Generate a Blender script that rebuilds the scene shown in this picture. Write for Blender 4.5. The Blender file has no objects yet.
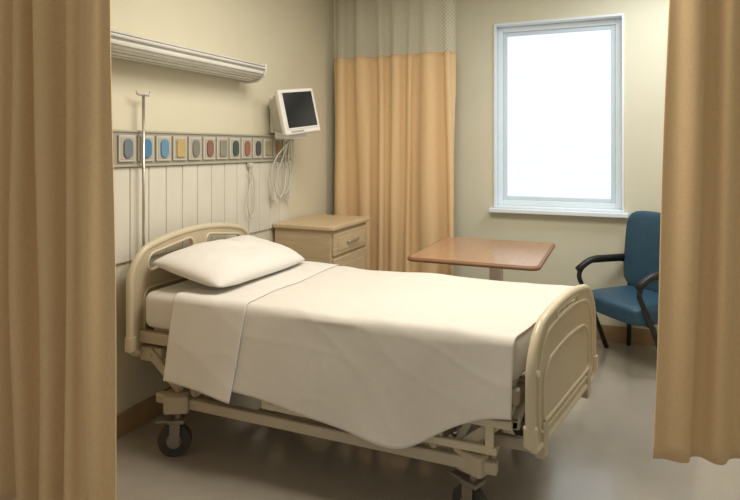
import bpy, bmesh, math, random
from mathutils import Vector, Matrix, noise
random.seed(4)
S=bpy.context.scene
COL=S.collection
try:
    S.view_settings.view_transform='Standard'
    S.view_settings.look='None'
except Exception: pass
BW=4.95   # back wall y
LW=-2.40  # head wall x
CEIL=2.9

# ---------------- materials ----------------
def mat(name,col,rough=.6,metal=0,noise_amt=.06,nscale=8,bump=0,bscale=200,spec=.4,sheen=0,stretch=None,coat=0):
    m=bpy.data.materials.new(name); m.use_nodes=True
    nt=m.node_tree; b=nt.nodes['Principled BSDF']
    b.inputs['Roughness'].default_value=rough; b.inputs['Metallic'].default_value=metal
    b.inputs['Specular IOR Level'].default_value=spec
    if sheen: b.inputs['Sheen Weight'].default_value=sheen
    if coat: b.inputs['Coat Weight'].default_value=coat; b.inputs['Coat Roughness'].default_value=.12
    tc=nt.nodes.new('ShaderNodeTexCoord'); mp=nt.nodes.new('ShaderNodeMapping')
    nt.links.new(tc.outputs['Object'],mp.inputs[0])
    if stretch: mp.inputs['Scale'].default_value=stretch
    n=nt.nodes.new('ShaderNodeTexNoise'); n.inputs['Scale'].default_value=nscale; n.inputs['Detail'].default_value=5
    nt.links.new(mp.outputs[0],n.inputs['Vector'])
    r=nt.nodes.new('ShaderNodeValToRGB')
    c=Vector(col)
    r.color_ramp.elements[0].position=.3; r.color_ramp.elements[1].position=.7
    r.color_ramp.elements[0].color=(*(c*(1-noise_amt)),1); r.color_ramp.elements[1].color=(*(c*(1+noise_amt)),1)
    nt.links.new(n.outputs['Fac'],r.inputs[0]); nt.links.new(r.outputs[0],b.inputs['Base Color'])
    if bump:
        n2=nt.nodes.new('ShaderNodeTexNoise'); n2.inputs['Scale'].default_value=bscale; n2.inputs['Detail'].default_value=3
        nt.links.new(mp.outputs[0],n2.inputs['Vector'])
        bp=nt.nodes.new('ShaderNodeBump'); bp.inputs['Strength'].default_value=bump; bp.inputs['Distance'].default_value=.01
        nt.links.new(n2.outputs['Fac'],bp.inputs['Height']); nt.links.new(bp.outputs[0],b.inputs['Normal'])
    return m
M={}
M['wall']=mat('wall_paint',(.665,.655,.525),.85,noise_amt=.02,nscale=3,bump=.08,bscale=120)
M['wall_side']=mat('wall_paint_side',(.70,.655,.51),.85,noise_amt=.02,nscale=3,bump=.08,bscale=120)
M['ceil']=mat('ceiling_paint',(.80,.79,.74),.9)
M['floor']=mat('vinyl_floor',(.37,.335,.285),.20,noise_amt=.03,nscale=12,spec=.8,coat=.6)
M['base']=mat('baseboard_vinyl',(.36,.235,.12),.5)
M['curtain']=mat('curtain_fabric',(.75,.54,.305),.85,noise_amt=.04,nscale=90,bump=.18,bscale=600,sheen=.2)
M['sheet']=mat('white_cotton',(.78,.755,.71),.85,noise_amt=.02,nscale=10,bump=.08,bscale=300,sheen=.2)
M['blanket']=mat('cream_blanket_cotton',(.74,.70,.635),.9,noise_amt=.02,nscale=30,bump=.10,bscale=260,sheen=.3)
M['bedplastic']=mat('beige_plastic',(.64,.56,.40),.30,noise_amt=.03,nscale=6,spec=.5)
M['bedpanel']=mat('beige_panel',(.55,.46,.315),.36,noise_amt=.05,nscale=6,spec=.4)
M['bedmetal']=mat('beige_enamel',(.50,.43,.32),.4,noise_amt=.05,nscale=10,spec=.5)
M['steel']=mat('steel',(.55,.53,.49),.3,metal=.9)
M['rubber']=mat('dark_rubber',(.05,.045,.04),.55)
M['castermetal']=mat('caster_metal',(.26,.235,.20),.4,metal=.5)
M['wood']=mat('maple_laminate',(.56,.435,.275),.45,noise_amt=.10,nscale=6,stretch=(1,1,8))
M['woodtop']=mat('maple_top',(.61,.47,.29),.4,noise_amt=.08,nscale=6,stretch=(8,1,1))
M['cherry']=mat('cherry_laminate',(.42,.25,.145),.20,noise_amt=.05,nscale=4,stretch=(9,1,1),spec=.6)
M['cherryedge']=mat('cherry_edge',(.23,.115,.055),.4)
M['white']=mat('white_enamel',(.82,.77,.67),.4)
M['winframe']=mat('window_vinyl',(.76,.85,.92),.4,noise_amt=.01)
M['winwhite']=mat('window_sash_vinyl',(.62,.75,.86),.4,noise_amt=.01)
M['blue']=mat('blue_vinyl',(.032,.085,.135),.42,noise_amt=.1,nscale=12,bump=.1,bscale=150,spec=.4)
M['black']=mat('black_metal',(.02,.02,.022),.4)
M['screen']=mat('black_screen',(.012,.013,.016),.12,spec=.6)
M['monitor']=mat('monitor_plastic',(.80,.79,.75),.5)
M['monitor_back']=mat('monitor_housing',(.54,.52,.46),.55)
M['wains']=mat('painted_boards',(.70,.67,.58),.6,noise_amt=.05,nscale=5,stretch=(1,1,.3))
M['rail']=mat('headwall_strip',(.38,.35,.285),.5)
M['plate']=mat('outlet_plate_plastic',(.44,.41,.34),.5)
M['ringgrey']=mat('outlet_trim_plastic',(.54,.52,.45),.5)
M['fixture']=mat('fixture_enamel',(.60,.59,.55),.45)
M['fixture_lens']=mat('fixture_lens_acrylic',(.70,.69,.64),.35)
M['rib']=mat('fixture_rib_metal',(.40,.385,.34),.4)
M['cable']=mat('cable_plastic',(.62,.60,.52),.5)
def netmat():
    m=bpy.data.materials.new('curtain_net'); m.use_nodes=True; nt=m.node_tree; b=nt.nodes['Principled BSDF']
    b.inputs['Base Color'].default_value=(.86,.82,.70,1); b.inputs['Roughness'].default_value=.9
    uv=nt.nodes.new('ShaderNodeUVMap'); sp=nt.nodes.new('ShaderNodeSeparateXYZ'); nt.links.new(uv.outputs[0],sp.inputs[0])
    outs=[]
    for sgn in (1,-1):
        a=nt.nodes.new('ShaderNodeMath'); a.operation='MULTIPLY_ADD'; a.inputs[1].default_value=sgn
        nt.links.new(sp.outputs['Y'],a.inputs[0]); nt.links.new(sp.outputs['X'],a.inputs[2])
        s=nt.nodes.new('ShaderNodeMath'); s.operation='MULTIPLY'; s.inputs[1].default_value=32; nt.links.new(a.outputs[0],s.inputs[0])
        f=nt.nodes.new('ShaderNodeMath'); f.operation='FRACT'; nt.links.new(s.outputs[0],f.inputs[0])
        g=nt.nodes.new('ShaderNodeMath'); g.operation='LESS_THAN'; g.inputs[1].default_value=.22; nt.links.new(f.outputs[0],g.inputs[0])
        outs.append(g)
    mx=nt.nodes.new('ShaderNodeMath'); mx.operation='MAXIMUM'; nt.links.new(outs[0].outputs[0],mx.inputs[0]); nt.links.new(outs[1].outputs[0],mx.inputs[1])
    nt.links.new(mx.outputs[0],b.inputs['Alpha'])
    return m
M['net']=netmat()
def colmat(i,c):
    return mat('outlet_colour_%d'%i,c,.4)
pm=bpy.data.materials.new('frosted_daylight_glass'); pm.use_nodes=True
nt=pm.node_tree; b=nt.nodes['Principled BSDF']
b.inputs['Base Color'].default_value=(.05,.05,.05,1); b.inputs['Roughness'].default_value=.5; b.inputs['Specular IOR Level'].default_value=.2
tc=nt.nodes.new('ShaderNodeTexCoord'); n=nt.nodes.new('ShaderNodeTexNoise'); n.inputs['Scale'].default_value=18; n.inputs['Detail'].default_value=6; n.inputs['Roughness'].default_value=.6
r=nt.nodes.new('ShaderNodeValToRGB'); r.color_ramp.elements[0].position=.25; r.color_ramp.elements[1].position=.75
r.color_ramp.elements[0].color=(.74,.78,.80,1); r.color_ramp.elements[1].color=(.80,.84,.86,1)
nt.links.new(tc.outputs['Object'],n.inputs[0]); nt.links.new(n.outputs['Fac'],r.inputs[0]); nt.links.new(r.outputs[0],b.inputs['Emission Color'])
b.inputs['Emission Strength'].default_value=1.22
M['pane']=pm

# ---------------- helpers ----------------
def finish(name,me,m,parent=None,loc=(0,0,0),smooth=False):
    o=bpy.data.objects.new(name,me); COL.objects.link(o)
    if m: me.materials.append(M[m] if isinstance(m,str) else m)
    if parent: o.parent=parent
    o.location=loc
    if smooth:
        for p in me.polygons: p.use_smooth=True
    return o
def bmesh_obj(name,bm,m,parent=None,loc=(0,0,0),smooth=False):
    me=bpy.data.meshes.new(name); bmesh.ops.recalc_face_normals(bm,faces=bm.faces); bm.to_mesh(me); bm.free()
    return finish(name,me,m,parent,loc,smooth)
def add_box(bm,lo,hi,bev=0,seg=2):
    t=bmesh.new()
    bmesh.ops.create_cube(t,size=1)
    c=[(a+b)/2 for a,b in zip(lo,hi)]; d=[abs(b-a) for a,b in zip(lo,hi)]
    for v in t.verts: v.co=Vector((v.co.x*d[0]+c[0],v.co.y*d[1]+c[1],v.co.z*d[2]+c[2]))
    if bev: bmesh.ops.bevel(t,geom=t.edges[:],offset=min(bev,min(d)*.45),segments=seg,profile=.5,affect='EDGES')
    me=bpy.data.meshes.new('t'); t.to_mesh(me); t.free(); bm.from_mesh(me); bpy.data.meshes.remove(me)
def box(name,lo,hi,m,parent=None,bev=.004,seg=2,smooth=False):
    c=Vector([(a+b)/2 for a,b in zip(lo,hi)])
    bm=bmesh.new(); add_box(bm,Vector(lo)-c,Vector(hi)-c,bev,seg)
    return bmesh_obj(name,bm,m,parent,c,smooth)
def add_tube(bm,pts,r,seg=10,closed=False):
    pts=[Vector(p) for p in pts]; n=len(pts); rings=[]
    prev=None
    for i,p in enumerate(pts):
        if closed: t=(pts[(i+1)%n]-pts[i-1])
        else: t=(pts[min(i+1,n-1)]-pts[max(i-1,0)])
        t.normalize()
        if prev is None:
            a=Vector((0,0,1)) if abs(t.z)<.9 else Vector((1,0,0))
            nrm=t.cross(a).normalized()
        else:
            nrm=(prev-t*prev.dot(t)).normalized()
        prev=nrm; bn=t.cross(nrm)
        rr=r[i] if isinstance(r,(list,tuple)) else r
        rings.append([bm.verts.new(p+(nrm*math.cos(2*math.pi*k/seg)+bn*math.sin(2*math.pi*k/seg))*rr) for k in range(seg)])
    for i in range(n if closed else n-1):
        A=rings[i];B=rings[(i+1)%n]
        for k in range(seg): bm.faces.new((A[k],A[(k+1)%seg],B[(k+1)%seg],B[k]))
    if not closed:
        bm.faces.new(rings[0][::-1]); bm.faces.new(rings[-1])
def round_path(pts,rad,n=6):
    pts=[Vector(p) for p in pts]; out=[pts[0]]
    for i in range(1,len(pts)-1):
        a=(pts[i-1]-pts[i]); b=(pts[i+1]-pts[i]); r=min(rad,a.length*.49,b.length*.49)
        p0=pts[i]+a.normalized()*r; p1=pts[i]+b.normalized()*r
        for k in range(n+1):
            t=k/n; out.append(p0*(1-t)**2+pts[i]*2*t*(1-t)+p1*t*t)
    out.append(pts[-1]); return out
def tube(name,pts,r,m,parent=None,seg=10,closed=False):
    bm=bmesh.new(); add_tube(bm,pts,r,seg,closed); return bmesh_obj(name,bm,m,parent,smooth=True)
def empty(name,loc,rotz=0,label=None,cat=None,group=None):
    o=bpy.data.objects.new(name,None); COL.objects.link(o); o.location=loc; o.rotation_euler=(0,0,rotz); o.empty_display_size=.1
    if label: o['label']=label
    if cat: o['category']=cat
    if group: o['group']=group
    return o
def tag(o,label,cat,group=None):
    o['label']=label;o['category']=cat
    if group:o['group']=group
def structure(o): o['kind']='structure'; return o

# ---------------- room ----------------
XR=2.0; YF=-1.2
structure(box('floor',(LW-.1,YF,-.1),(XR+.1,BW+.2,0),'floor',bev=0))
structure(box('ceiling',(LW-.1,YF,CEIL),(XR+.1,BW+.2,CEIL+.1),'ceil',bev=0))
structure(box('wall_left',(LW-.1,YF,0),(LW,BW+.2,CEIL),'wall_side',bev=0))
structure(box('wall_right',(XR,YF,0),(XR+.1,BW+.2,CEIL),'wall',bev=0))
WX0,WX1,WZ0,WZ1=-.975,.03,1.0,2.54
bm=bmesh.new()
add_box(bm,(LW,BW,0),(WX0,BW+.2,CEIL)); add_box(bm,(WX1,BW,0),(XR,BW+.2,CEIL))
add_box(bm,(WX0,BW,0),(WX1,BW+.2,WZ0)); add_box(bm,(WX0,BW,WZ1),(WX1,BW+.2,CEIL))
structure(bmesh_obj('wall_back',bm,'wall'))
structure(box('baseboard_left',(LW,YF,0),(LW+.014,BW,.12),'base',bev=.004))
structure(box('baseboard_back',(LW+.014,BW-.014,0),(XR,BW,.12),'base',bev=.004))
win=empty('window_1',((WX0+WX1)/2,BW+.1,WZ0)); structure(win)
hw=(WX1-WX0)/2; hh=WZ1-WZ0
bm=bmesh.new()
def ring(bm,x,z0,z1,w,y0,y1,bev=.004):
    add_box(bm,(-x,y0,z0),(-x+w,y1,z1),bev); add_box(bm,(x-w,y0,z0),(x,y1,z1),bev)
    add_box(bm,(-x+w,y0,z0),(x-w,y1,z0+w),bev); add_box(bm,(-x+w,y0,z1-w),(x-w,y1,z1),bev)
ring(bm,hw,0,hh,.018,-.112,.06)
ring(bm,hw-.018,.018,hh-.018,.045,-.02,.04)
bmesh_obj('frame',bm,'winframe',win)
bm=bmesh.new(); ring(bm,hw-.063,.063,hh-.063,.032,-.005,.03)
bmesh_obj('sash',bm,'winwhite',win)
box('pane',(-hw+.09,.012,.09),(hw-.09,.02,hh-.09),'pane',win,bev=0)
box('sill',(-hw-.03,-.17,-.035),(hw+.03,-.0,.0),'winframe',win,bev=.006)

# ---------------- curtains ----------------
def curtain(name,path,z0,z1,znet,folds,amp,label,seed=0,flare0=0,flare1=0,wob=0.0):
    P=[Vector((p[0],p[1])) for p in path]
    L=[0]
    for a,b_ in zip(P,P[1:]): L.append(L[-1]+(b_-a).length)
    tot=L[-1]
    def at(s):
        for i in range(len(P)-1):
            if s<=L[i+1]+1e-9 or i==len(P)-2:
                t=(s-L[i])/(L[i+1]-L[i]); d=(P[i+1]-P[i]).normalized(); return P[i]+(P[i+1]-P[i])*t,Vector((-d.y,d.x))
    rnd=random.Random(seed)
    root=empty(name,(P[0].x,P[0].y,0),label=label,cat='curtain')
    off=Vector((P[0].x,P[0].y,0))
    am=[rnd.uniform(.4,1.25) for _ in range(folds+3)]
    ws=[rnd.uniform(.5,1.7) for _ in range(folds)]; sw=sum(ws); cum=[0]
    for w_ in ws: cum.append(cum[-1]+w_/sw)
    def warp(g):
        for i in range(folds):
            if g<=cum[i+1]+1e-9:
                return i+(g-cum[i])/(cum[i+1]-cum[i])
        return folds
    def pt(g,z):
        k=(z1-z)/(z1-z0)
        e0=-flare0*k; e1=tot+flare1*k+wob*math.sin(5.2*k+seed)*g**6
        g2=g+.018*math.sin(3*k+9*g+seed)
        f=warp(min(1,max(0,g2))); i=min(int(f),folds-1); fr=f-i; sm=fr*fr*(3-2*fr)
        a=am[i]*(1-sm)+am[i+1]*sm
        c,nr=at(e0+(e1-e0)*g)
        ang=2*math.pi*f
        w=math.cos(ang)
        w2=.7*noise.noise(Vector((g*folds*1.3,k*2.2,seed*3.1)))
        d=(w*a+w2)*amp*(.8+.3*k)
        t=Vector((nr.y,-nr.x)); side=math.sin(2*ang)*amp*.16*a
        q=c+nr*d+t*side
        return Vector((q.x,q.y,z))-off
    def sheet(nm,za,zb,m,nz):
        bm=bmesh.new(); ns=folds*22; uvl=bm.loops.layers.uv.new('UVMap')
        g=[[bm.verts.new(pt(i/ns,za+(zb-za)*j/nz)) for i in range(ns+1)] for j in range(nz+1)]
        fl=tot*1.7
        for j in range(nz):
            for i in range(ns):
                f=bm.faces.new((g[j][i],g[j][i+1],g[j+1][i+1],g[j+1][i]))
                uvs=[(i,j),(i+1,j),(i+1,j+1),(i,j+1)]
                for l,(a,b2) in zip(f.loops,uvs): l[uvl].uv=(a/ns*fl,za+(zb-za)*b2/nz)
        me=bpy.data.meshes.new(nm); bm.to_mesh(me); bm.free()
        o=finish(nm,me,m,root,smooth=True)
        if m!='net':
            sd=o.modifiers.new('s','SOLIDIFY'); sd.thickness=.004
        return o
    sheet('fabric_panel',z0,znet,'curtain',34)
    sheet('net_panel',znet+.001,z1,'net',6)
    bm=bmesh.new(); ns=folds*18
    add_tube(bm,[pt(i/ns,znet) for i in range(ns+1)],.004,6); bmesh_obj('seam',bm,'curtain',root,smooth=True)
    hm=None
    for i in range(folds+1):
        p=pt(min(.998,i/folds),z1)
        if hm is None:
            h=tube('hook',[(0,0,-.012),(0,0,.0)],.004,'steel',root,6); hm=h.data
        else:
            h=bpy.data.objects.new('hook',hm); COL.objects.link(h); h.parent=root
        h.location=p
    tr=tube('curtain_track',[(p.x,p.y,CEIL-.013) for p in P],.012,'white'); tag(tr,'white metal curtain track fixed to the ceiling','curtain track')
    return root
curtain('privacy_curtain',[(-2.385,1.56),(-1.70,1.56)],.12,2.872,2.32,6,.044,'tan fabric privacy curtain with deep folds beside the bed head',3,flare1=.025,wob=.008)
curtain('privacy_curtain',[(-2.34,4.66),(-1.9,4.70),(-1.25,4.70)],.25,2.872,2.29,7,.050,'tan privacy curtain with net top near the corner',12)
curtain('privacy_curtain',[(.215,2.745),(.86,3.02)],.20,2.872,2.32,5,.028,'tan fabric privacy curtain drawn back past the bed foot',8,flare0=.085)

# ---------------- hospital bed ----------------
bed=empty('hospital_bed',(-1.3,2.78,0),label='beige hospital bed with plastic end boards and metal base',cat='bed')
B=Vector((-1.3,2.78,0))
def L_(p): return Vector(p)-B
def board_outline(w,z0,z1,rt,rb,arch,n=10):
    pts=[]
    def arc(cy,cz,r,a0,a1):
        for k in range(n+1):
            a=a0+(a1-a0)*k/n; pts.append((cy+r*math.cos(a),cz+r*math.sin(a)))
    h=w/2
    arc(-h+rb,z0+rb,rb,math.pi,1.5*math.pi); arc(h-rb,z0+rb,rb,1.5*math.pi,2*math.pi)
    arc(h-rt,z1-rt,rt,0,.5*math.pi)
    for k in range(1,12):
        y=(h-rt)*(1-2*k/12); pts.append((y,z1))
    arc(-h+rt,z1-rt,rt,.5*math.pi,math.pi)
    out=[]
    for y,z in pts:
        if z>z0+(z1-z0)*.4: z+=arch*(1-(y/h)**2)
        out.append((y,z))
    return out
def rrect(cy,cz,w,h,r,n=6):
    pts=[]
    for sx,sz,a0 in((1,1,0),(-1,1,.5),(-1,-1,1),(1,-1,1.5)):
        for k in range(n+1):
            a=(a0+.5*k/n)*math.pi; pts.append((cy+sx*(w/2-r)+r*math.cos(a),cz+sz*(h/2-r)+r*math.sin(a)))
    return pts
def archslot(loop,arch,h):
    return [(y,z+arch*(1-(y/h)**2)) for y,z in loop]
def plate(name,loops,th,bev,m,parent):
    cu=bpy.data.curves.new(name,'CURVE'); cu.dimensions='2D'; cu.fill_mode='BOTH'; cu.extrude=th/2-bev; cu.bevel_depth=bev; cu.bevel_resolution=2
    for lp in loops:
        sp=cu.splines.new('POLY'); sp.points.add(len(lp)-1); sp.use_cyclic_u=True
        for i,(a,b_) in enumerate(lp): sp.points[i].co=(a,b_,0,1)
    o=bpy.data.objects.new('tmp',cu); COL.objects.link(o)
    bpy.context.view_layer.update()
    me=bpy.data.meshes.new_from_object(o.evaluated_get(bpy.context.evaluated_depsgraph_get()))
    bpy.data.objects.remove(o); bpy.data.curves.remove(cu)
    for v in me.vertices: v.co=Vector((v.co.z,v.co.x,v.co.y))
    me.materials.clear(); me.name=name
    return finish(name,me,m,parent)
def endboard(name,w,z0,z1,rt,arch,slots,insets,loc,rotz,rim):
    out=board_outline(w,z0,z1,rt,.07,arch)
    o=plate(name,[out]+slots,.020,.005,'bedpanel',bed); o.location=loc; o.rotation_euler=(0,0,rotz)
    bm=bmesh.new(); add_tube(bm,[(0,y,z) for y,z in out],rim,12,True); bmesh_obj('rim',bm,'bedplastic',o,smooth=True)
    if slots:
        bm=bmesh.new()
        for s in slots: 
            add_tube(bm,[(.006,y,z) for y,z in s],.009,8,True); add_tube(bm,[(-.006,y,z) for y,z in s],.009,8,True)
        bmesh_obj('grip_trim',bm,'bedplastic',o,smooth=True)
    bm=bmesh.new()
    for sx in(-1,1):
        for ins in insets: add_tube(bm,[(sx*.010,y,z) for y,z in ins],.0075,8,True)
    bmesh_obj('moulding',bm,'bedplastic',o,smooth=True)
    for sy in(-1,1):
        bm=bmesh.new(); add_tube(bm,[(0,sy*(w/2-.005),z0+.03),(0,sy*(w/2-.005),z0+.10)],rim+.008,16); 
        bmesh.ops.bevel(bm,geom=[e for e in bm.edges if len(e.link_faces)==2 and e.calc_face_angle(0)>1],offset=.008,segments=2,affect='EDGES')
        bmesh_obj('corner_bumper',bm,'bedplastic',o)
    for sy in(-1,1):
        box('mount_bracket',(-.018,sy*.33-.03,z0-.06),(.018,sy*.33+.03,z0+.08),'bedmetal',o,bev=.005)
    return o
HA=.085
hb=endboard('headboard',1.06,.44,.945,.14,HA,
  [archslot(rrect(-.235,.855,.36,.095,.044,8),HA,.53),archslot(rrect(.235,.855,.36,.095,.044,8),HA,.53)],
  [rrect(0,.64,.88,.25,.05)],L_((-2.29,2.80,0)),0.0,.019)
FA=.06
inner=[(y*.86,.60+(z-.60)*.80) for y,z in board_outline(.93,.37,.80,.16,.07,FA)]
inner2=[(y*.74,.56+(z-.60)*.50) for y,z in board_outline(.93,.37,.80,.16,.07,FA)]
fb=endboard('footboard',.93,.37,.80,.16,FA,[archslot(rrect(0,.765,.34,.040,.019,8),FA,.465)],
  [inner,inner2],L_((-.215,2.675,0)),-math.radians(11),.018)
fb['label']='beige plastic footboard with recessed panel'
for y in(-.425,):
    bm=bmesh.new(); add_tube(bm,[(.010,y,.66),(.022,y,.66)],.013,18); bmesh_obj('knob',bm,'white',fb,smooth=False)
bm=bmesh.new()
for y in(2.34,3.22): add_box(bm,L_((-2.28,y-.02,.50)),L_((-.36,y+.02,.56)),.006)
for x in(-2.2,-1.75,-1.3,-.85,-.42): add_box(bm,L_((x-.02,2.34,.505)),L_((x+.02,3.22,.555)),.005)
add_box(bm,L_((-2.22,2.36,.556)),L_((-.40,3.20,.576)),.004)
bmesh_obj('deck_frame',bm,'bedmetal',bed)
bm=bmesh.new()
for y in(2.31,3.24):
    add_box(bm,L_((-2.14,y-.022,.225)),L_((-.44,y+.022,.275)),.008)
    add_box(bm,L_((-2.18,y+.03,.395)),L_((-.36,y+.055,.43)),.006)
for x in(-2.10,-.50): add_box(bm,L_((x-.03,2.31,.215)),L_((x+.03,3.24,.265)),.008)
for x in(-2.16,-.38): add_box(bm,L_((x-.015,2.34,.395)),L_((x+.015,3.24,.43)),.005)
for x in(-1.55,-1.05): add_box(bm,L_((x-.02,2.32,.23)),L_((x+.02,3.22,.27)),.006)
bmesh_obj('base_frame',bm,'bedmetal',bed)
for (xa,xb) in((-1.9,-2.15),(-.72,-.48)):
    for y in(2.40,3.14):
        bm=bmesh.new(); add_tube(bm,[L_((xa,y,.26)),L_((xb,y,.52))],.02,10); add_tube(bm,[L_((xa+.12 if xa>-1 else xa-.0,y,.26)),L_((xa+.25,y,.51))],.014,8)
        bmesh_obj('lift_arm',bm,'bedmetal',bed,smooth=True)
for y in(2.325,3.235):
    for a,b_ in(((-2.20,.45),(-2.02,.30)),((-.42,.44),(-.60,.29)),((-1.92,.30),(-1.74,.42)),((-.70,.29),(-.86,.42))):
        d=Vector((b_[0]-a[0],0,b_[1]-a[1])); L=d.length
        bm=bmesh.new(); add_box(bm,(-L/2-.02,-.012,-.024),(L/2+.02,.012,.024),.008)
        add_tube(bm,[(-L/2,-.02,0),(-L/2,.02,0)],.014,12); add_tube(bm,[(L/2,-.02,0),(L/2,.02,0)],.014,12)
        o=bmesh_obj('linkage',bm,'bedmetal',bed); o.location=L_(((a[0]+b_[0])/2,y,(a[1]+b_[1])/2)); o.rotation_euler=(0,math.atan2(-d.z,d.x),0)
tube('cross_shaft',[L_((-2.0,2.33,.34)),L_((-2.0,3.23,.34))],.014,'steel',bed)
tube('cross_shaft',[L_((-.62,2.33,.34)),L_((-.62,3.23,.34))],.014,'steel',bed)
box('drive_motor',L_((-1.25,2.62,.27)),L_((-.95,2.78,.39)),'castermetal',bed,bev=.02)
box('drive_motor',L_((-1.70,2.80,.27)),L_((-1.45,2.96,.39)),'castermetal',bed,bev=.02)
# lowered siderails: flat moulded bars
for y in(2.300,3.280):
    sr=empty('side_rail',L_((-1.0,y,.335))); sr.parent=bed
    for z0_,z1_,xe in((-.035,.0,.56),(.075,.110,.62)):
        box('rail_bar',(-.52,-.011,z0_),(xe,.011,z1_),'bedplastic',sr,bev=.009,seg=3)
    for x in(-.50,-.1,.25,.53):
        box('rail_post',(x-.018,-.009,-.02),(x+.018,.009,.095),'bedplastic',sr,bev=.006)
    for x in(-.35,.32):
        sy=1 if y<2.8 else -1
        box('pivot_arm',(x-.02,min(0,sy*.04),-.02),(x+.02,max(0,sy*.04),.20),'bedmetal',sr,bev=.006)
box('foot_cross_bar',L_((-.36,2.42,.285)),L_((-.32,3.08,.33)),'bedmetal',bed,bev=.01)
for y in(2.46,3.04): box('foot_bar_arm',L_((-.50,y-.018,.265)),L_((-.33,y+.018,.315)),'bedmetal',bed,bev=.008)
def caster(x,y,rot):
    c=empty('caster',L_((x,y,0)),rot); c.parent=bed
    bm=bmesh.new(); 
    add_tube(bm,[(0.0,-.018,.078),(0,.018,.078)],.078,32)
    bmesh.ops.bevel(bm,geom=[e for e in bm.edges if e.calc_face_angle(0)>1],offset=.01,segments=3,affect='EDGES')
    bmesh_obj('wheel',bm,'rubber',c,smooth=False)
    bm=bmesh.new(); add_tube(bm,[(0,-.024,.078),(0,.024,.078)],.036,20); bmesh_obj('hub',bm,'castermetal',c)
    bm=bmesh.new()
    for s in(-1,1):
        add_box(bm,(-.02,s*.030-.004,.06),(.03,s*.030+.004,.17),.003)
    add_box(bm,(-.03,-.036,.162),(.05,.036,.182),.006)
    add_tube(bm,[(.015,0,.175),(.015,0,.24)],.018,12)
    bmesh_obj('fork',bm,'castermetal',c)
    box('brake_pedal',(-.09,-.02,.165),(-.02,.02,.177),'castermetal',c,bev=.004)
    box('leg_bracket',(-.05,-.035,.21),(.07,.035,.295),'bedmetal',c,bev=.012)
caster(-2.0,2.27,.5); caster(-.55,2.32,-.4); caster(-2.05,3.24,.9); caster(-.44,3.10,.3)
box('head_mount',L_((-2.29,2.33,.40)),L_((-2.14,2.40,.48)),'bedmetal',bed,bev=.015)
box('head_mount',L_((-2.29,3.18,.40)),L_((-2.14,3.25,.48)),'bedmetal',bed,bev=.015)
bm=bmesh.new(); add_tube(bm,[L_((-2.345,2.42,.47)),L_((-2.345,2.42,1.785))],.008,10)
add_tube(bm,[L_((-2.345,2.42,.47)),L_((-2.345,2.42,.98))],.012,10)
ip=bmesh_obj('infusion_pole',bm,'steel',bed,smooth=True); ip['label']='thin steel infusion pole'
tube('pole_hook',round_path([L_((-2.345,2.37,1.805)),L_((-2.345,2.375,1.782)),L_((-2.345,2.465,1.782)),L_((-2.345,2.47,1.805))],.02),.0045,'steel',bed)
box('pole_clamp',L_((-2.36,2.40,.47)),L_((-2.30,2.44,.53)),'steel',bed,bev=.004)

# ---------------- mattress, bedding ----------------
def xend(y): return -.375+(y-2.28)*.19
def shear(me,x0,x1):
    for v in me.vertices:
        t=max(0,(v.co.x-x0)/(x1-x0)); v.co.x=x0+t*(xend(v.co.y)-x0)
bm=bmesh.new(); add_box(bm,(-2.25,2.31,.578),(-.4,3.25,.765),.045,5)
me=bpy.data.meshes.new('mattress'); bm.to_mesh(me); bm.free(); shear(me,-2.25,-.4)
for v in me.vertices: v.co-=Vector((-1.3,2.78,.578))
o=finish('mattress',me,'sheet',loc=(-1.3,2.78,.578),smooth=True); tag(o,'mattress in a white fitted sheet on the bed deck','mattress')

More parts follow.
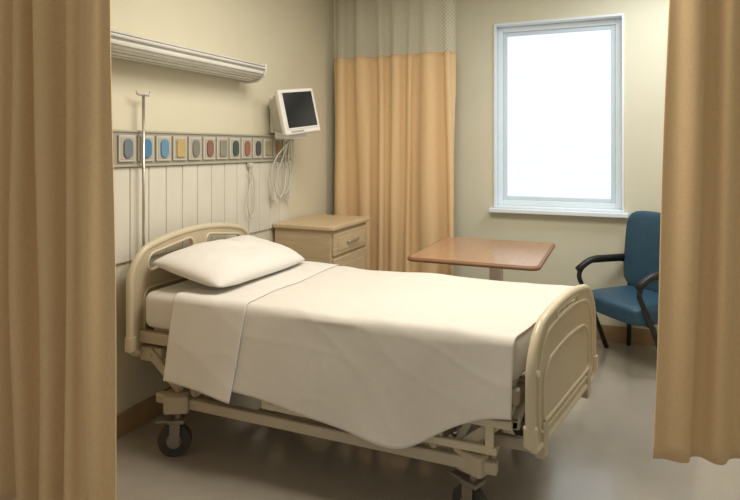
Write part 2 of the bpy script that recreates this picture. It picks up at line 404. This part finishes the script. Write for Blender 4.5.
def interp(tab,x):
    if x<=tab[0][0]: return tab[0][1]
    for (a,fa),(b_,fb_) in zip(tab,tab[1:]):
        if x<=b_:
            t=(x-a)/(b_-a); return fa+(fb_-fa)*t
    return tab[-1][1]
def sm_tab(tab,x,w=.05):
    return sum(interp(tab,x+w*(k-3)/3) for k in range(7))/7
def cover(name,x0,x1f,zb,lift,m,label,cat,nx=90,fold_amp=.016,seed=0,zfar=.46,out=0,slant=0):
    bm=bmesh.new(); rows=[]
    Y0,Y1=2.295,3.265; zt=.772+lift; r=.045; ts=1.0
    def section(u):
        xn=x0+u*(x1f(2.3)-x0); zbn=zb(xn)
        pts=[]
        nd=16
        for k in range(nd+1):
            t=k/nd; pts.append((Y1+.008+lift+.02*(1-t),zfar+(zt-r-zfar)*t,1-t,'f'))
        for k in range(1,6):
            a=k/6*math.pi/2; pts.append((Y1+lift+.008-r+r*math.cos(a),zt-r+r*math.sin(a),0,'t'))
        for k in range(0,61):
            t=k/60; pts.append((Y1-r+(Y0+r-Y1+r)*t,zt,0,'t'))
        for k in range(1,6):
            a=math.pi/2+k/6*math.pi/2; pts.append((Y0-lift-.008+r+r*math.cos(a),zt-r+r*math.sin(a),0,'t'))
        nd=36
        for k in range(nd+1):
            t=k/nd; pts.append((Y0-.010-lift-(.045+out)*t,(zt-r)+(zbn-(zt-r))*t,t,'n'))
        return pts
    def crease(x,y,sc,ofs):
        v=1-abs(noise.noise(Vector((x*sc+ofs,y*sc*1.6+x*.9,ofs))))*5.5
        return max(0,v)**2
    for i in range(nx+1):
        u=i/nx; row=[]
        for (y,z,t,kd) in section(u):
            yy=min(max(y,2.28),3.27)
            x=x0+u*(x1f(yy)-x0)
            if kd=='n': x-=slant*t*u
            nz=noise.noise(Vector((x*2.0+ts,y*2.3,z*1.2)))*.014+noise.noise(Vector((x*5+ts,y*3.5+x*2,z*3)))*.005
            cr=crease(x,y+z*.8,1.2,ts+.37)*.0034+crease(x+.3*y,z*1.2+y,2.4,ts+4.1)*.0018
            ny=0
            if kd=='t': z+=nz+cr
            else:
                f=fold_amp*t*(.6*math.sin(x*8+1+1.4*t)+.25*math.sin(x*17+2+t*2)+1.1*noise.noise(Vector((x*2.6,1,t*.9))))
                ny=f if kd=='f' else -abs(f)*.4-f*.6
                ny+=(nz*.8+cr*.7*(1-.6*t))*(1 if kd=='f' else -1)
            row.append(bm.verts.new((x+1.3,y+ny-2.78,z-.45)))
        rows.append(row)
    for i in range(nx):
        for j in range(len(rows[0])-1):
            bm.faces.new((rows[i][j],rows[i+1][j],rows[i+1][j+1],rows[i][j+1]))
    o=bmesh_obj(name,bm,m,loc=(-1.3,2.78,.45),smooth=True)
    sd=o.modifiers.new('s','SOLIDIFY'); sd.thickness=.004; sd.offset=0
    tag(o,label,cat)
    return o
ztab=[(-2.0,.40),(-1.6,.39),(-1.25,.335),(-.86,.283),(-.78,.29),(-.60,.41),(-.47,.47),(-.3,.49)]
cover('blanket',-1.86,xend,lambda x:sm_tab(ztab,x),.003,'blanket','cream cotton blanket draped low over the bed side','blanket',nx=150,seed=1,fold_amp=.024)
cover('top_sheet',-2.02,lambda y:-1.595,lambda x:.345+.09*(-1.6-x),.010,'sheet','white sheet turned down below the pillow, hanging over the side','sheet',nx=50,seed=1,fold_amp=.024,zfar=.44,out=.018,slant=.03)

# pillow
bm=bmesh.new(); N=40; vt={}
for s in(1,-1):
    for i in range(N+1):
        for j in range(N+1):
            u=-1+2*i/N; v=-1+2*j/N
            e=(1-abs(u)**2.4)*(1-abs(v)**3.0); e=max(0,e)
            px=u*.24*(1-.07*abs(v)**6); py=v*.42*(1-.03*abs(u)**6)
            h=(e**.52)*(.100 if s>0 else .040)
            wr=noise.noise(Vector((u*1.3,v*2.2,s)))*.020*e+noise.noise(Vector((u*3.0,v*4,s)))*.012*e
            if i in(0,N) or j in(0,N):
                if s>0: vt[(s,i,j)]=bm.verts.new((px,py,0))
                else: vt[(s,i,j)]=vt[(1,i,j)]
            else: vt[(s,i,j)]=bm.verts.new((px,py,s*h+wr))
    for i in range(N):
        for j in range(N):
            q=[vt[(s,i,j)],vt[(s,i+1,j)],vt[(s,i+1,j+1)],vt[(s,i,j+1)]]
            bm.faces.new(q if s>0 else q[::-1])
p=bmesh_obj('pillow',bm,'sheet',loc=(-2.012,2.77,.858),smooth=True); p.rotation_euler=(0,math.radians(11),math.radians(-2))
tag(p,'plump white pillow lying against the headboard','pillow')

# ---------------- over-bed wall light ----------------
fx=empty('wall_light',(LW+.001,2.53,1.965),label='long grey-white over-bed wall light with ribbed louvres',cat='wall light')
def prism(name,prof,y0,y1,m,par,sm=False):
    bm=bmesh.new(); a=[bm.verts.new((x,y0,z)) for x,z in prof]; b_=[bm.verts.new((x,y1,z)) for x,z in prof]; n=len(prof)
    for k in range(n): bm.faces.new((a[k],a[(k+1)%n],b_[(k+1)%n],b_[k]))
    bm.faces.new(a); bm.faces.new(b_[::-1])
    bmesh.ops.bevel(bm,geom=[e for e in bm.edges],offset=.002,segments=1,affect='EDGES')
    return bmesh_obj(name,bm,m,par)
prism('housing',[(0,.01),(.185,.040),(.205,.052),(.214,.068),(.205,.088),(.185,.098),(0,.12)],-.85,.83,'fixture',fx)
dp=[(.012,.018)]+[(.108-.095*math.cos(a),.020+.012*(1-math.cos(a))-.046*math.sin(a)) for a in [math.pi*k/14 for k in range(15)]]+[(.203,.050)]
prism('diffuser',dp,-.83,.815,'fixture_lens',fx)
for k in range(1,9):
    a=math.pi*k/9; x=.108-.095*math.cos(a); z=.020+.012*(1-math.cos(a))-.046*math.sin(a)
    tube('louvre',[(x,-.835,z),(x,.82,z)],.0034,'rib',fx,6)
for zz in(.060,.080):
    tube('rib',[(.211,-.85,zz),(.211,.83,zz)],.003,'rib',fx,6)
prism('end_cap',[(0,-.01),(.06,-.028),(.15,-.02),(.205,.02),(.218,.06),(.215,.095),(.18,.105),(0,.125)],.82,.838,'fixture_lens',fx)

# ---------------- headwall: boards and outlet strip ----------------
wn=empty('headwall_panel',(LW+.001,3.1,.9),label='cream vertical board panel on the wall behind the bed',cat='wall panel')
bm=bmesh.new(); y=-1.0; 
while y<.80:
    add_box(bm,(.0,y,0),(.014,y+.130,.498),.005,2); y+=.135
add_box(bm,(0,-1.0,0),(.006,.9,.498))
bmesh_obj('boards',bm,'wains',wn)
st=empty('outlet_strip',(LW+.001,3.13,1.405),label='grey-beige wall strip holding a row of coloured outlets',cat='outlet strip')
box('backing',(0,-1.03,0),(.022,.88,.185),'rail',st,bev=.004)
bm=bmesh.new(); add_box(bm,(0,-1.03,.178),(.03,.88,.19),.003); add_box(bm,(0,-1.03,-.005),(.03,.88,.007),.003)
bmesh_obj('edging',bm,'plate',st)
cols=[(.16,.20,.22),(.08,.21,.36),(.13,.28,.42),(.50,.38,.15),(.22,.21,.18),(.26,.12,.09),(.26,.25,.21),(.05,.09,.08),(.32,.13,.09),(.08,.08,.08),(.34,.31,.18),(.38,.25,.13),(.14,.19,.16)]
n=13
for i in range(n):
    yc=-.80+i*(1.60/(n-1))
    pl=box('outlet_plate',(.022,yc-.057,.022),(.034,yc+.057,.163),'ringgrey',st,bev=.004)
    box('outlet_recess',(.0055,-.046,-.058),(.008,.046,.058),'plate',pl,bev=.001)
    wdt=.056 if i not in(3,6,10) else .066
    lp=rrect(0,0,wdt,.098,.0275 if i not in(3,6,10) else .010)
    d=plate('outlet_face',[lp],.010,.002,colmat(i,cols[i]),pl); d.location=(.011,0,0)

# ---------------- monitor ----------------
MR=-20; MP=Vector((-2.12,3.74,1.60))
mo=empty('patient_monitor',MP,math.radians(MR),label='white boxy patient monitor with black screen on wall arm',cat='monitor')
T=math.radians(-9)
bm=bmesh.new(); add_box(bm,(-.03,-.170,.005),(.02,.170,.335),.014,3); ho=bmesh_obj('bezel',bm,'monitor',mo); ho.rotation_euler=(math.radians(7),T,0)
sc=box('screen',(.0195,-.140,.052),(.0235,.140,.308),'screen',mo,bev=.0015)
sc.parent=ho
bm=bmesh.new()
for yy in(-.145,.145): add_box(bm,(.019,yy-.005,.047),(.027,yy+.005,.313),.002)
for zz in(.047,.313): add_box(bm,(.019,-.15,zz-.005),(.027,.15,zz+.005),.002)
bmesh_obj('screen_surround',bm,'monitor',ho)
bm=bmesh.new(); add_box(bm,(-.19,-.15,.03),(-.028,.15,.318),.03,3)
for v in bm.verts:
    if v.co.x<-.11: v.co.y*=.80; v.co.z=.17+(v.co.z-.17)*.82
bmesh_obj('housing',bm,'monitor_back',ho)
box('button_row',(.019,-.12,.020),(.023,.0,.031),'rail',ho,bev=.001)
def wloc(p): return Matrix.Rotation(-math.radians(MR),3,'Z')@(Vector(p)-MP)
tube('wall_arm',[wloc((-2.375,3.80,1.76)),wloc((-2.33,3.80,1.76)),wloc((-2.24,3.79,1.75))],.030,'monitor',mo)
bm=bmesh.new(); add_box(bm,(-.012,-.075,-.14),(.045,.055,.13),.012); wp=bmesh_obj('wall_bracket',bm,'monitor',mo); wp.location=wloc((-2.383,3.80,1.75)); wp.rotation_euler=(0,0,-math.radians(MR))
bm=bmesh.new(); add_box(bm,(-.18,-.12,-.035),(-.05,.08,.045),.01); bmesh_obj('cable_tray',bm,'monitor',mo)

cb=empty('monitor_cables',(-2.33,3.75,1.2),label='bundle of pale cables hanging below the monitor',cat='cables')
off=Vector((-2.33,3.75,1.2))
def catm(pts,n=6):
    P=[Vector(p) for p in pts]; out=[]
    for i in range(len(P)-1):
        p0=P[max(i-1,0)];p1=P[i];p2=P[i+1];p3=P[min(i+2,len(P)-1)]
        for k in range(n):
            t=k/n; out.append(.5*((2*p1)+(-p0+p2)*t+(2*p0-5*p1+4*p2-p3)*t*t+(-p0+3*p1-3*p2+p3)*t**3))
    out.append(P[-1]); return out
for pts in ([(-2.25,3.76,1.56),(-2.30,3.74,1.40),(-2.33,3.70,1.25),(-2.33,3.76,1.13),(-2.33,3.84,1.22),(-2.34,3.86,1.42),(-2.27,3.79,1.56)],
            [(-2.25,3.78,1.56),(-2.29,3.82,1.42),(-2.32,3.90,1.28),(-2.33,3.86,1.16),(-2.34,3.78,1.20),(-2.355,3.76,1.40)],
            [(-2.24,3.80,1.56),(-2.28,3.88,1.45),(-2.33,3.94,1.32),(-2.33,3.90,1.19)],
            [(-2.23,3.76,1.56),(-2.30,3.68,1.44),(-2.34,3.66,1.30),(-2.34,3.70,1.18)]):
    tube('cable',[p-off for p in catm(pts)],.006,'cable',cb,6)
box('cable_plug',Vector((-2.345,3.885,1.12))-off,Vector((-2.315,3.915,1.19))-off,'cable',cb,bev=.006)
box('cable_plug',Vector((-2.355,3.685,1.11))-off,Vector((-2.325,3.715,1.18))-off,'cable',cb,bev=.006)
hs=empty('suction_tube',(-2.355,3.40,1.1),label='thin clear tubing loop hanging from an outlet',cat='tube')
o2=Vector((-2.355,3.40,1.1))
tube('tubing',[p-o2 for p in catm([(-2.355,3.43,1.39),(-2.35,3.44,1.30),(-2.35,3.38,1.15),(-2.35,3.42,1.02),(-2.35,3.47,1.10),(-2.352,3.46,1.28),(-2.35,3.40,1.34)])],.005,'cable',hs,6)
box('connector',Vector((-2.378,3.41,1.37))-o2,Vector((-2.345,3.45,1.398))-o2,'cable',hs,bev=.005)

# ---------------- nightstand ----------------
nsx0,nsx1,nsy0,nsy1=-2.382,-1.885,3.74,4.42
ns=empty('nightstand',((nsx0+nsx1)/2,(nsy0+nsy1)/2,0),label='maple laminate bedside cabinet with drawer and door',cat='nightstand')
w=(nsx1-nsx0)/2; d=(nsy1-nsy0)/2
box('body',(-w+.01,-d+.02,.06),(w-.02,d-.02,.905),'wood',ns,bev=.004)
box('plinth',(-w+.02,-d+.04,0),(w-.05,d-.04,.06),'rubber',ns,bev=.002)
box('top',(-w,-d,.905),(w+.012,d,.94),'woodtop',ns,bev=.010,seg=3)
dr=box('drawer',(w-.02,-d+.04,.72),(w,d-.04,.88),'wood',ns,bev=.006)
box('inset',(.010,-d+.10,-.05),(.014,d-.10,.05),'woodtop',dr,bev=.002)
tube('handle',round_path([(.008,-.09,0),(.035,-.09,0),(.035,.09,0),(.008,.09,0)],.02),.007,'steel',dr)
do=box('door',(w-.02,-d+.04,.09),(w,d-.04,.70),'wood',ns,bev=.006)
box('inset',(.010,-d+.10,-.24),(.014,d-.10,.24),'woodtop',do,bev=.002)
tube('handle',round_path([(.008,-.20,.10),(.035,-.20,.10),(.035,-.20,.22),(.008,-.20,.22)],.02),.006,'steel',do)

# ---------------- overbed table ----------------
tb=empty('overbed_table',(-.84,3.99,0),label='overbed table with cherry wood-grain top and white column',cat='table')
add_pts=rrect(0,0,.80,.94,.05,8)
bm=bmesh.new()
bot=[bm.verts.new((a,b2,-.014)) for a,b2 in add_pts]
f=bm.faces.new(bot); ex=bmesh.ops.extrude_face_region(bm,geom=[f])
for v in [g for g in ex['geom'] if isinstance(g,bmesh.types.BMVert)]: v.co.z=.014
bmesh.ops.recalc_face_normals(bm,faces=bm.faces)
bmesh.ops.bevel(bm,geom=[e for e in bm.edges if abs(e.verts[0].co.z-e.verts[1].co.z)<1e-5],offset=.004,segments=2,affect='EDGES')
o=bmesh_obj('table_top',bm,'cherry',tb,(0,0,.796))
bm=bmesh.new(); add_tube(bm,[(a*1.003,b2*1.003,0) for a,b2 in add_pts],.013,8,True)
bmesh_obj('edge_band',bm,'cherryedge',o,smooth=True)
box('support_plate',(-.08,-.16,.765),(.19,.16,.781),'white',tb,bev=.004)
box('column',(.035,-.065,.05),(.115,.025,.765),'white',tb,bev=.012,seg=3)
box('column_sleeve',(.027,-.073,.05),(.123,.033,.42),'white',tb,bev=.012,seg=3)
bm=bmesh.new(); add_box(bm,(-.22,-.30,.055),(.12,-.26,.085),.006); add_box(bm,(-.22,.24,.055),(.12,.28,.085),.006); add_box(bm,(.03,-.30,.055),(.09,.28,.095),.006)
bmesh_obj('base',bm,'white',tb)
for x,y in((-.20,-.28),(.10,-.28),(-.20,.26),(.10,.26)):
    bm=bmesh.new(); add_tube(bm,[(x,y-.01,.028),(x,y+.01,.028)],.028,16); bmesh_obj('castor',bm,'rubber',tb)

# ---------------- chair ----------------
ch=empty('armchair',(.165,4.585,0),math.radians(-50),label='blue vinyl armchair with black metal frame by the window',cat='chair')
def cushion(name,sx,sy,sz,m,par,loc,rot=(0,0,0),bend=0):
    bm=bmesh.new(); add_box(bm,(-sx/2,-sy/2,-sz/2),(sx/2,sy/2,sz/2),0)
    bmesh.ops.subdivide_edges(bm,edges=bm.edges[:],cuts=9,use_grid_fill=True)
    for v in bm.verts:
        a,b2,c=v.co.x/(sx/2),v.co.y/(sy/2),v.co.z/(sz/2)
        k=6
        f=1/((abs(a)**k+abs(b2)**k+abs(c)**k)**(1/k)) if (a or b2 or c) else 1
        mx=max(abs(a),abs(b2),abs(c)); f=f*mx
        v.co=Vector((v.co.x*f,v.co.y*f,v.co.z*f))
        v.co.y+=bend*(v.co.x/(sx/2))**2 if sz>sy else 0
        v.co.z+=bend*(v.co.x/(sx/2))**2 if sz<=sy else 0
    o=bmesh_obj(name,bm,m,par,loc,True); o.rotation_euler=rot; return o
cushion('seat',.57,.56,.14,'blue',ch,(0,-.05,.40),(math.radians(2),0,0),.004)
cushion('backrest',.60,.08,.58,'blue',ch,(0,.15,.745),(math.radians(-5),0,0),-.05)
for s in(-1,1):
    x=s*.305
    tube('arm_frame',round_path([(x,.12,.0),(x,.13,.36),(x,.13,.66),(x,-.25,.66),(x,-.34,.57),(x,-.24,.38),(x,-.08,.0)],.10),.017,'black',ch)
    bm=bmesh.new(); add_tube(bm,round_path([(x,.14,.675),(x,-.22,.675),(x,-.335,.60)],.11),.024,12); bmesh_obj('armrest',bm,'black',ch,smooth=True)
bm=bmesh.new()
add_tube(bm,[(-.305,-.20,.33),(.305,-.20,.33)],.011,8); add_tube(bm,[(-.305,.13,.33),(.305,.13,.33)],.011,8)
add_tube(bm,[(-.305,.14,.55),(.305,.14,.55)],.011,8)
bmesh_obj('cross_bar',bm,'black',ch,smooth=True)

# ---------------- lights ----------------
def area(name,loc,sx,sy,e,col,rot=(0,0,0)):
    l=bpy.data.lights.new(name,'AREA'); l.shape='RECTANGLE'; l.size=sx; l.size_y=sy; l.energy=e; l.color=col
    o=bpy.data.objects.new(name,l); COL.objects.link(o); o.location=loc; o.rotation_euler=rot; return o
area('overhead_area_light',(-.75,2.6,CEIL-.03),1.3,1.0,52,(1,.925,.80))
area('overhead_area_light',(.5,4.1,CEIL-.03),.9,.7,26,(.97,.98,1))  # added cool fill standing in for window daylight, not a room fixture
wd=bpy.data.worlds.new('world'); S.world=wd; wd.use_nodes=True
wd.node_tree.nodes['Background'].inputs[0].default_value=(1,.94,.85,1); wd.node_tree.nodes['Background'].inputs[1].default_value=.56

# ---------------- camera ----------------
cam=bpy.data.cameras.new('camera'); co=bpy.data.objects.new('camera',cam); COL.objects.link(co)
co.location=(0,0,1.5); co.rotation_euler=(math.radians(90),0,math.radians(23.03))
cam.sensor_width=36; cam.lens=588/740*36; cam.shift_y=-102/740; cam.clip_start=.05
S.camera=co
